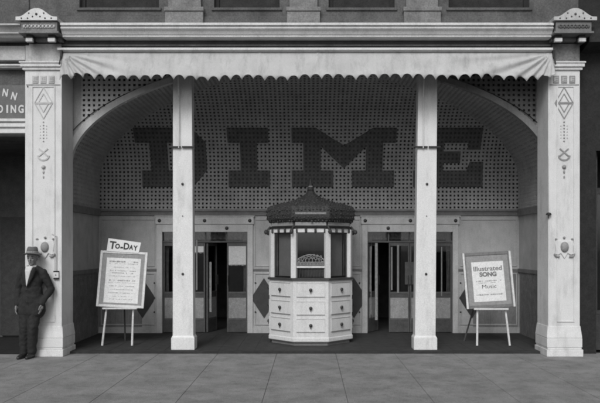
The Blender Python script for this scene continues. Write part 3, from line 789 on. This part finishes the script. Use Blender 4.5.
# ------------------------------------------------------------------ easels and framed posters
def quad_frame(W,H,wd,dep,y0=0):
    f=MB(); f.box(-W/2,-W/2+wd,y0,y0+dep,0,H); f.box(W/2-wd,W/2,y0,y0+dep,0,H); f.box(-W/2+wd,W/2-wd,y0,y0+dep,0,wd); f.box(-W/2+wd,W/2-wd,y0,y0+dep,H-wd,H); return f
def scribble(w,z,h,dens,seedv,y):
    rnd=random.Random(seedv); mb=MB(); x=-w/2
    while x<w/2:
        a=rnd.uniform(.006,.022)*dens
        if rnd.random()<.82:
            hh=h*rnd.uniform(.5,1)
            mb.box(x,min(w/2,x+a),y-.0015,y,z-hh/2,z+hh/2)
        x+=a+rnd.uniform(.003,.009)
    return mb
def easel_set(px,W,H,tilt,zb,y,labE,labP,right):
    xc=X(px,y)
    lean=-.13
    E=thing('easel',labE,'easel',(xc,y,0),'easels holding framed posters')
    m='mwood'
    dx=.22
    sp=.09
    xs_=((-dx-.08,-dx+.03),(dx+ (.0),dx-.01)) if not right else ((-dx-.03,-dx+.04),(dx+.10,dx-.02))
    for (xb_,xt_) in xs_:
        l=MB(); a=Vector((xb_,-.06,.0)); b=Vector((xt_,.16,1.5)); 
        l.tube(a,b,.019,.016,8); l.build('leg',m,E)
    l=MB(); l.tube((-.06 if not right else -.34,.52,0),(0,.17,1.48),.016,.014,8); l.build('rear_leg','doord' ,E)
    l=MB(); l.box(-.30,.30,-.055,.02,zb-.032,zb-.004); l.build('shelf_bar',m,E)
    l=MB(); l.box(-.25,.25,.12,.145,1.40,1.43); l.build('cross_bar',m,E)
    # framed poster: rests on the shelf, leaning back, slightly skewed
    Pn=thing('framed_poster',labP,'poster',(xc,y-.045,zb),'framed posters on the easels',(lean,tilt,0))
    wd=.055
    if not right:
        quad_frame(W,H,.042,.03).build('frame','wood',Pn,bevel=.005)
        MB().box(-W/2+.0425,W/2-.0425,.012,.022,.0425,H-.0425).build('mat_board','mount',Pn)
        iw,ih,ix,iz=.60,.79,.005,.075
    else:
        quad_frame(W,H,.055,.03,).build('frame','greyfr',Pn,bevel=.005)
        for q in (-1,1): s=MB(); s.box(q*W/2-(.034 if q>0 else 0),q*W/2+(.034 if q<0 else 0),-.008,-.0005,.002,H-.002); s.build('side_strip','wood',Pn)
        MB().box(-W/2+.0555,W/2-.0555,.012,.022,.0555,H-.0555).build('mat_board','mount',Pn)
        iw,ih,ix,iz=.56,.70,-.0,.115
    pb=MB(); pb.box(ix-iw/2,ix+iw/2,.008,.0115,iz,iz+ih); pp=pb.build('paper','paper',Pn)
    yy=.0075
    if not right:
        rows=[(.885,.030,1,.20,'fink'),(.80,.034,2.2,.50,'ink2'),(.765,.012,1.5,.5,'fink'),(.70,.014,1.4,.40,'fink'),(.64,.018,1.6,.46,'fink'),(.60,.022,1.6,.42,'fink'),(.545,.014,1.4,.46,'fink'),(.47,.030,2.0,.46,'ink2'),(.43,.012,1.4,.5,'fink'),(.37,.016,1.4,.44,'fink'),(.31,.012,1.4,.40,'fink'),(.25,.016,1.4,.46,'fink'),(.19,.012,1.4,.30,'fink'),(.14,.012,1.4,.40,'fink')]
        for k,(z,h,d,w_,mm) in enumerate(rows): 
            s=scribble(w_,z,h,d,k+3,yy); s.v=[(v[0]+ix,v[1],v[2]) for v in s.v]; s.build('text_line','fink',pp)
    else:
        def tx(t,size,z,w_,mm,bold=.0,tl=0):
            a=text_mb(t,size,.0008,bold,w_); xform(a,Matrix.Translation((0,yy,z))@Matrix.Rotation(tl,4,'Y')); a.build('lettering',mm,pp)
        tx('Illustrated',.115,.655,.50,'rail',.0025)
        tx('SONG',.105,.555,.30,'rail',.006)
        tx('Music',.095,.345,.25,'ink',0)
        for k,(z,h,w_) in enumerate(((.475,.022,.44),(.44,.018,.36),(.235,.03,.46))):
            s=scribble(w_,z,h,1.6,k+30,yy); s.build('text_line','fink',pp)
    return xc,Pn
xl,PnL=easel_set(120.4,.83,.985,.045,.665,.55,'wooden easel holding the poster with the To-Day card','light wood framed poster of small print leaning on easel, To-Day card above',False)
xr,PnR=easel_set(490.5,.85,.985,-.055,.655,.55,'wooden easel holding the Illustrated Song poster','grey framed poster lettered Illustrated Song and Music on easel',True)
# To-Day card
tc=thing('date_card','small white card hand lettered To-Day stuck above the left poster','card',(X(121,.5),.62,Z(252,.6)),None,(-.13,.075,0))
c=MB(); c.prism([(-.29,-.005),(.275,0),(.30,.19),(-.28,.225)],0,.006); c=c.build('card','paper',tc)
for t,sz,xx,zz,ww,rr in (('T',.185,-.195,.045,.115,0.05),('O',.115,-.105,.055,.085,0),('-',.2,-.03,.03,.05,0),('D',.16,.05,.05,.10,0),('A',.11,.135,.055,.075,.05),('Y',.115,.215,.045,.08,-.05)):
    a=text_mb(t,sz,.0008,.006,ww); xform(a,Matrix.Translation((xx,-.001,zz))@Matrix.Rotation(rr,4,'Y')); a.build('lettering','ink',c)

# ------------------------------------------------------------------ small fittings
sb=thing('switch_box','small white switch box with dark caps on the left pier beside the man','switch box',(X(56.5,-.41),-.401,Z(275,-.41)))
MB().box(-.042,.042,-.04,0,-.045,.045).build('box','white',sb,bevel=.006)
MB().box(-.040,.040,-.038,0,.046,.066).build('cap','iron',sb); MB().box(-.040,.040,-.038,0,-.066,-.046).build('cap','iron',sb)
MB().ball((0,-.042,0),.010,8,6).build('button','iron',sb)
cd=MB(); cd.tube((0,-.012,.066),(.0,-.012,.62),.008,n=8); cd.tube((0,-.012,.62),(-.07,-.012,.66),.008,n=8); cd.build('conduit','grime',sb)
hk=thing('lamp_hook','small black hooded hook hanging from a wire on the right pier edge','hook',(X(548.5,-.42),-.43,Z(215,-.42)))
MB().lathe([(.045,0),(.045,.008),(.036,.028),(.014,.04)],(0,0,0),14).build('hood','iron',hk)
MB().tube((0,0,-.06),(0,0,0),.008,n=8).build('hook','iron',hk)
MB().tube((0,.01,.04),(0,.02,.95),.003,n=6).build('wire','stencil',hk)
tag(MB().ball((X(27.5,-.41),-.402,Z(86.5,-.41)),.013,10,6).build('nail_head','iron'),'small dark nail head high on the left pier','nail')

# ------------------------------------------------------------------ left neighbour
NL=thing('left_neighbour_building','pale fronted building at left edge with a dark open doorway','building',(-6.5,-.3,0))
def nb(mb,name,m,parent=NL,off=(6.5,.3,0),bevel=0):
    mb.v=[(v[0]+off[0],v[1]+off[1],v[2]+off[2]) for v in mb.v]; return mb.build(name,m,parent,bevel=bevel)
xe=X(25,-.4)-.004; xn=X(58,-.4); ynl=-.34
nb(MB().box(-9.0,xe,-.25,.3,3.52,8.6).box(-9.0,-6.9,-.25,.3,GZ,3.52),'front_wall','stone')
nb(MB().profx([(-.24,4.74),(ynl,4.74),(ynl,Z(46,ynl)),(-.24,Z(46,ynl))],-9,xe-.02),'fascia','grime')
nb(MB().box(X(25,-.41),X(57,-.41),-.392,-.25,Z(60.5,-.41),Z(45,-.41)),'fascia_return','grime')
nb(MB().profx([(-.24,Z(67,-.4)),(-.37,Z(67,-.4)),(-.37,Z(66,-.4)),(-.40,Z(65.4,-.4)),(-.40,Z(64,-.4)),(-.24,Z(64,-.4))],-9,xe-.06),'fascia_moulding','cornice')
nb(MB().profx([(-.24,zc(35)),(yc+.12,zc(35)),(yc+.10,zc(33.2)),(yc+.06,zc(32)),(yc+.10,zc(30)),(yc+.04,zc(25)),(yc,zc(24.9)),(yc,zc(23.4)),(-.24,zc(23))],-9,X(19,-.7)),'cornice','grime')
nb(MB().box(-9,xe-.003,-.24,-.2,Z(84,-.3),Z(68,-.3)),'transom','black')
nb(MB().profx([(-.24,Z(134,-.3)),(-.31,Z(133,-.3)),(-.31,Z(129,-.3)),(-.28,Z(128.5,-.3)),(-.28,Z(127.5,-.3)),(-.33,Z(127,-.3)),(-.33,Z(123.5,-.3)),(-.28,Z(123,-.3)),(-.28,Z(122,-.3)),(-.34,Z(121.6,-.3)),(-.34,Z(119,-.3)),(-.24,Z(118.6,-.3))],-9,xe-.003),'door_lintel','white')
# dark doorway behind
nb(MB().box(-6.9,xe,1.9,2.0,GZ,3.6).box(-6.95,-6.9,-.2,2,GZ,3.6).box(-4.56,-4.5,.12,2.0,GZ,3.6).box(-6.9,xe,.3,2.0,3.5,3.6),'doorway_walls','entry')
dd=nb(MB().box(-6.0,-5.1,1.82,1.88,0,2.3),'door','storef2'); MB().ball((1.3,2.1,1.0),.03).build('door_knob','knob',dd)
nb(MB().box(-6.9,xe,-.2,1.9,GZ-.02,GZ+.004),'doorway_floor','storef')
# sign board
SB=thing('building_sign','grey sign board with pale letters NN and DING beside the pier','sign',(-5.3,-.26,Z(118.5,-.3)))
zb_=Z(118.5,-.3); hz=Z(85,-.3)-zb_
MB().box(-1.2,xe+5.3-.003,-.03,.01,0,hz).build('board','signb',SB,bevel=.004)
def sl(t,px,py,size,w,rot=0):
    a=text_mb(t,size,.003,.006,w); xx,zz=at(px,py,-.3)
    xform(a,Matrix.Translation((xx+5.3,-.034,zz-zb_))@Matrix.Rotation(rot,4,'Y')); a.build('letter','signl',SB)
sl('N',4.6,96,.165,.085,.16); sl('N',13,99.4,.165,.085,.26)
for ch,px,w in (('D',.2,.085),('I',7.2,.03),('N',13.3,.09),('G',21.0,.09)): sl(ch,px,112.6,.175,w)

# ------------------------------------------------------------------ right neighbour (almost black shop front)
NR=thing('right_neighbour_building','nearly black painted shop front at the right edge','building',(6.5,-.2,0))
xr0=X(580,-.4)+.004
def nr(mb,name,m,bevel=0): return nb(mb,name,m,NR,(-6.5,.2,0),bevel)
nr(MB().box(xr0,9.5,-.15,.3,3.3,8.6).box(6.1,9.5,-.15,.3,GZ,3.3).box(xr0,4.72,-.15,.3,GZ,3.3),'front_wall','storef')
nr(MB().box(4.73,6.09,.9,.95,GZ,3.29).box(4.6,6.2,.301,1.0,3.3,3.4).box(4.6,4.72,.301,1.0,GZ,3.3).box(6.1,6.2,.301,1,GZ,3.3),'shop_back','storef')
nr(MB().box(4.72,6.10,.0,.05,0,.6),'stall_riser','storef2',.006)
nr(MB().box(4.8,6.02,.02,.03,.66,2.6),'shop_window','glass')
nr(MB().box(4.72,4.8,-.01,.06,.6,3.3).box(6.02,6.1,-.01,.06,.6,3.3).box(4.8,6.02,-.01,.06,.6,.66).box(4.8,6.02,-.01,.06,2.6,2.7),'window_frame','storef2')
nr(MB().profx([(-.15,4.9),(-.5,4.98),(-.55,5.2),(-.15,5.25)],X(594,-.7)+.01,9.5),'cornice','storef2')

# ------------------------------------------------------------------ the man
def capsules(segs, voxel, name, m, parent, smooth_it=6, wr=0):
    mb=MB()
    for s_ in segs:
        if len(s_)==3 and not isinstance(s_[1],(tuple,list)):
            c,r,sc_=s_; mb.ball(c,r,20,14,sc_)
        else:
            a,ra,b,rb=s_[:4]; fl=s_[4] if len(s_)>4 else None
            A=Vector(a);B=Vector(b); n=7
            q=MB()
            q.ball(a,ra,16,10); q.ball(b,rb,16,10); q.tube(a,b,ra,rb,16)
            if fl:
                mid=(A+B)/2
                q.v=[(v[0],mid.y+(v[1]-mid.y)*fl,v[2]) for v in q.v]
            mb.add(q.v,q.f)
    o=mb.build(name,m,parent)
    md=o.modifiers.new('r','REMESH'); md.mode='VOXEL'; md.voxel_size=voxel; md.use_smooth_shade=True
    ms=o.modifiers.new('s','SMOOTH'); ms.factor=.5; ms.iterations=smooth_it
    if wr:
        for sz,k in ((.11,1.0),(.045,.45)):
            tx_=bpy.data.textures.new('folds','CLOUDS'); tx_.noise_scale=sz; tx_.noise_depth=2
            dm=o.modifiers.new('d','DISPLACE'); dm.texture=tx_; dm.strength=wr*k; dm.mid_level=.5
    dg=bpy.context.evaluated_depsgraph_get(); me=bpy.data.meshes.new_from_object(o.evaluated_get(dg))
    old=o.data; o.modifiers.clear(); o.data=me; bpy.data.meshes.remove(old)
    for p in me.polygons: p.use_smooth=True
    return o
mx=X(31.5,-.57)
MAN=thing('person','man in dark suit, white shirt and felt hat leaning at the left pier','person',(mx,-.575,GZ),None)
hx,hz_=.018,1.545+.0
def P3(x,y,z): return (x,y,z+.04)
body=[]
def hs(p,k=1.09): c=P3(hx,.01,1.44); return tuple(c[i]+(p[i]-c[i])*k for i in range(3))
# head: cranium, face, jaw, nose, lips, brow, ears
body+= [(P3(hx,.01,1.56),.078,(.98,1.18,1.22)),(P3(hx,-.025,1.515),.058,(.95,1.0,1.25)),(P3(hx,-.045,1.455),.036,(1.05,.9,.8)),
        (P3(hx,-.068,1.47),.016,(1.5,.7,.5)),(P3(hx,-.068,1.457),.015,(1.4,.7,.5)),
        (P3(hx,-.068,1.563),.02,(2.2,.6,.5)),(P3(hx-.03,-.062,1.51),.018,(1,.7,.9)),(P3(hx+.03,-.062,1.51),.018,(1,.7,.9)),
        (P3(hx-.074,.015,1.53),.016,(.5,1,1.6)),(P3(hx+.074,.015,1.53),.016,(.5,1,1.6)),(P3(hx,-.050,1.445),.026,(1.2,.9,.8))]
body+= [(hs(P3(hx,-.080,1.545)),.009,hs(P3(hx,-.102,1.500)),.014)]
body+= [(P3(hx,.02,1.46),.052,P3(hx-.005,.025,1.36),.058),(P3(0,.04,1.30),.095,P3(0,.05,1.0),.085),(P3(0,.05,1.0),.085,P3(0,.04,.88),.10)]
body=[((hs(b_[0]),b_[1]*1.09,b_[2]) if not isinstance(b_[1],tuple) and len(b_)==3 else b_) for b_ in body]
legsJ=[((-.085,.0,.86),(-.10,-.03,.46),(-.13,.02,.07)),((.075,.02,.86),(.045,-.04,.46),(.0,.03,.07))]
for h,k,a in legsJ: body+=[(P3(*h),.085,P3(*k),.055),(P3(*k),.055,P3(*a),.036),(P3(a[0],a[1]-.02,.0),.03,P3(a[0]-.01,a[1]-.13,-.006),.022)]
armsJ=[((-.168,.03,1.310),(-.225,.06,1.05),(-.215,-.03,.82)),((.172,.03,1.315),(.280,.09,1.05),(.185,-.055,.83))]
for s_,e,w_ in armsJ: body+=[(P3(*s_),.05,P3(*e),.038),(P3(*e),.038,P3(*w_),.026)]
# relaxed hanging hand with five fingers (viewer's left) and pocketed hand (viewer's right)
def hand(w_,sg):
    out=[]; x,y,z=w_
    out.append((P3(x,y,z),.022,P3(x,y-.01,z-.07),.030))
    for k,(dy,l) in enumerate(((-.034,.072),(-.013,.080),(.008,.074),(.027,.060))):
        b0=(x,y-.01+dy,z-.085); b1=(x+sg*.008,y-.018+dy,z-.085-l*.55); b2=(x+sg*.026,y-.022+dy,z-.085-l)
        out.append((P3(*b0),.0105,P3(*b1),.0095)); out.append((P3(*b1),.0095,P3(*b2),.008))
    out.append((P3(x,y-.03,z-.03),.013,P3(x+sg*.012,y-.062,z-.065),.0105)); out.append((P3(x+sg*.012,y-.062,z-.065),.0105,P3(x+sg*.018,y-.068,z-.098),.009))
    return out
body+=hand(armsJ[0][2],1); body+=hand(armsJ[1][2],-1)
capsules(body,.006,'body','skin',MAN,3)
mo=MB(); mo.ball(hs(P3(hx,-.082,1.4655)),.016,10,6,(1.5,.4,.22)); mo.build('mouth','eye',MAN)
for q in (-1,1): br=MB(); br.ball(hs(P3(hx+q*.030,-.082,1.556)),.016,10,6,(1.3,.5,.28)); br.build('eyebrow','eye',MAN)
hr=MB(); hr.ball(hs(P3(hx,.028,1.565)),.088,20,12,(.98,1.12,1.0)); hr.build('hair','eye',MAN)
# eyes
ee=MB(); ee.ball(hs(P3(hx-.03,-.077,1.532)),.011,10,8,(1.3,.5,.8)); ee.ball(hs(P3(hx+.03,-.077,1.532)),.011,10,8,(1.3,.5,.8)); ee.build('eyes','eye',MAN)
# jacket
jk=[(P3(-.01,.03,1.30),.125,(1.15,.92,.9)),(P3(.0,.03,1.18),.150,(1.12,.88,1.2)),(P3(.0,.03,1.02),.145,(1.12,.88,1.2)),(P3(0,.03,.88),.165,(1.12,.86,1.1)),
    (P3(-.145,.03,1.322),.060,P3(-.03,.035,1.385),.052),(P3(.150,.03,1.318),.060,P3(.03,.035,1.385),.052),
    (P3(-.075,.02,.84),.122,P3(-.085,.01,.70),.128),(P3(.085,.02,.84),.122,P3(.085,.01,.70),.124),(P3(0,.02,.84),.12,P3(0,.01,.70),.125)]
for (s_,e,w_),q in zip(armsJ,(0,1)):
    jk+=[(P3(s_[0],s_[1],s_[2]),.063,P3(*e),.056),(P3(*e),.057,P3(*w_),.046)]
J=capsules(jk,.009,'jacket','suit',MAN,7,.022)
# cut the jacket opening with lapels: shirt panel and lapels laid on the chest
def chest_y(x,z): return .03-.88*.155*math.sqrt(max(0,1-(x/.19)**2))-.012
shp=MB(); 
pts=[(-.062,1.42),(.062,1.42),(.03,1.28),(-.025,1.10),(-.05,1.28)]
V=[];nz=14
for j in range(nz+1):
    z=1.412-.312*j/nz; u=j/nz; xl_=-.055+.025*u; xr_=.062-.085*u
    for i in range(7):
        x=xl_+(xr_-xl_)*i/6; V.append(P3(x,(chest_y(x,z) if z<1.34 else chest_y(x,z)+(z-1.34)*.55)-.004,z))
shp.add(V,[(j*7+i,j*7+i+1,(j+1)*7+i+1,(j+1)*7+i) for j in range(nz) for i in range(6)],True)
o=shp.build('shirt','shirt',MAN); md=o.modifiers.new('s','SOLIDIFY'); md.thickness=.012; md.offset=0
cl=MB(); cl.lathe([(.064,1.425),(.068,1.44),(.060,1.468),(.055,1.472),(.055,1.425)],(hx-.003,.02,0),20); cl.build('collar','shirt',MAN)
lp=MB()
for sg,top,bot in ((-1,(-.055,1.40),(-.03,1.10)),(1,(.062,1.40),(-.02,1.10))):
    V=[];n=10
    for j in range(n+1):
        u=j/n; z=top[1]+(bot[1]-top[1])*u; xi=top[0]+(bot[0]-top[0])*u; wd=.055*math.sin(PI*min(1,.25+u*.75))+.008
        for k in range(3):
            x=xi+sg*wd*k/2; V.append(P3(x,(chest_y(x,z) if z<1.34 else chest_y(x,z)+(z-1.34)*.55)-.016+.004*k,z))
    lp.add(V,[(j*3+i,j*3+i+1,(j+1)*3+i+1,(j+1)*3+i) for j in range(n) for i in range(2)],True)
o=lp.build('lapels','suit',MAN); md=o.modifiers.new('s','SOLIDIFY'); md.thickness=.008; md.offset=0
for zz in (1.05,.95,.86): MB().ball(P3(-.015,chest_y(-.015,zz)-.02,zz),.010,8,6,(1,.5,1)).build('button','iron',MAN)
tr=[]
for h,k,a in legsJ: tr+=[(P3(*h),.105,P3(*k),.080),(P3(*k),.080,P3(a[0],a[1]+.005,.055),.064)]
tr.append((P3(0,.02,.88),.14,(1.1,.85,1)))
capsules(tr,.009,'trousers','suit',MAN,5,.024)
for h,k,a in legsJ:
    s=[(P3(a[0],a[1]+.02,.0),.040,P3(a[0]-.012,a[1]-.10,-.008),.040),(P3(a[0]-.012,a[1]-.10,-.01),.040,P3(a[0]-.016,a[1]-.16,-.016),.030),(P3(a[0],a[1]+.01,.06),.045,P3(a[0],a[1]+.01,.0),.044)]
    so=capsules(s,.007,'shoe','shoe',MAN,3)
    for v in so.data.vertices: v.co.z=max(v.co.z,.003)
# hat
ht=MB(); n=28; prof=[(.080,1.600),(.132,1.592),(.145,1.600),(.138,1.606),(.086,1.612),(.086,1.645),(.082,1.685),(.070,1.712),(.045,1.722),(.02,1.712)]
V=[];k=len(prof)
for r,z in prof:
    for i in range(n):
        a=2*PI*i/n; zz=z+(.012*math.cos(2*a)*(-1) if r>.12 else 0)
        if z>1.70: zz-=.012*math.exp(-(math.cos(a)*r/.03)**2)
        pin=1-.12*(1 if z>1.66 else 0)*max(0,-math.sin(a))
        V.append((hx+r*math.cos(a)*.99*pin,-.005+r*math.sin(a)*1.14,zz+.046))
F=[list(range(n-1,-1,-1)),[(k-1)*n+i for i in range(n)]]+[(j*n+i,j*n+(i+1)%n,(j+1)*n+(i+1)%n,(j+1)*n+i) for j in range(k-1) for i in range(n)]
ht.add(V,F,True); HT=ht.build('hat','hat',MAN); md=HT.modifiers.new('s','SUBSURF'); md.levels=1; md.render_levels=1
hb_=MB(); V=[]
for z,r in ((1.612,.0885),(1.612,.0905),(1.640,.0900),(1.640,.0875)):
    for i in range(n):
        a=2*PI*i/n; V.append((hx+r*math.cos(a)*.99,-.005+r*math.sin(a)*1.14,z+.046))
hb_.add(V,[(j*n+i,j*n+(i+1)%n,((j+1)%4)*n+(i+1)%n,((j+1)%4)*n+i) for j in range(4) for i in range(n)],True); hb_.build('hat_band','band',HT)

# ------------------------------------------------------------------ light
EL=40      # sun elevation; azimuth measured from the -Y axis (behind the camera), minus = from the left
W=bpy.data.worlds.new('World'); S.world=W; W.use_nodes=True; nt=W.node_tree
bg=nt.nodes['Background']; sky=nt.nodes.new('ShaderNodeTexSky'); sky.sky_type='NISHITA'; sky.sun_disc=False
sky.sun_elevation=math.radians(EL); sky.sun_rotation=math.radians(180+14); sky.air_density=1; sky.dust_density=3
bwn=nt.nodes.new('ShaderNodeRGBToBW'); nt.links.new(sky.outputs[0],bwn.inputs[0]); nt.links.new(bwn.outputs[0],bg.inputs[0]); bg.inputs[1].default_value=.125
sl_=bpy.data.lights.new('sun','SUN'); sl_.energy=1.6; sl_.angle=math.radians(24); sl_.color=(1,1,1)
so=bpy.data.objects.new('sun',sl_); COL.objects.link(so)
az=math.radians(14); el=math.radians(EL)
d=Vector((-math.sin(az)*math.cos(el),-math.cos(az)*math.cos(el),math.sin(el)))   # towards the sun
so.rotation_euler=d.to_track_quat('Z','Y').to_euler(); so.location=d*30

# ------------------------------------------------------------------ camera
cam=bpy.data.cameras.new('camera'); co=bpy.data.objects.new('camera',cam); COL.objects.link(co)
co.location=(0,-D,EYE); co.rotation_euler=(PI/2,0,0)
cam.sensor_width=36; cam.sensor_fit='HORIZONTAL'; cam.lens=36*60*D/600
cam.shift_x=-9/600; cam.shift_y=46.5/600; cam.clip_end=2000
S.camera=co
S.view_settings.view_transform='Standard'; S.view_settings.look='None'; S.view_settings.gamma=1; S.view_settings.exposure=0
S.view_settings.use_curve_mapping=False
S.cycles.filter_width=2.1
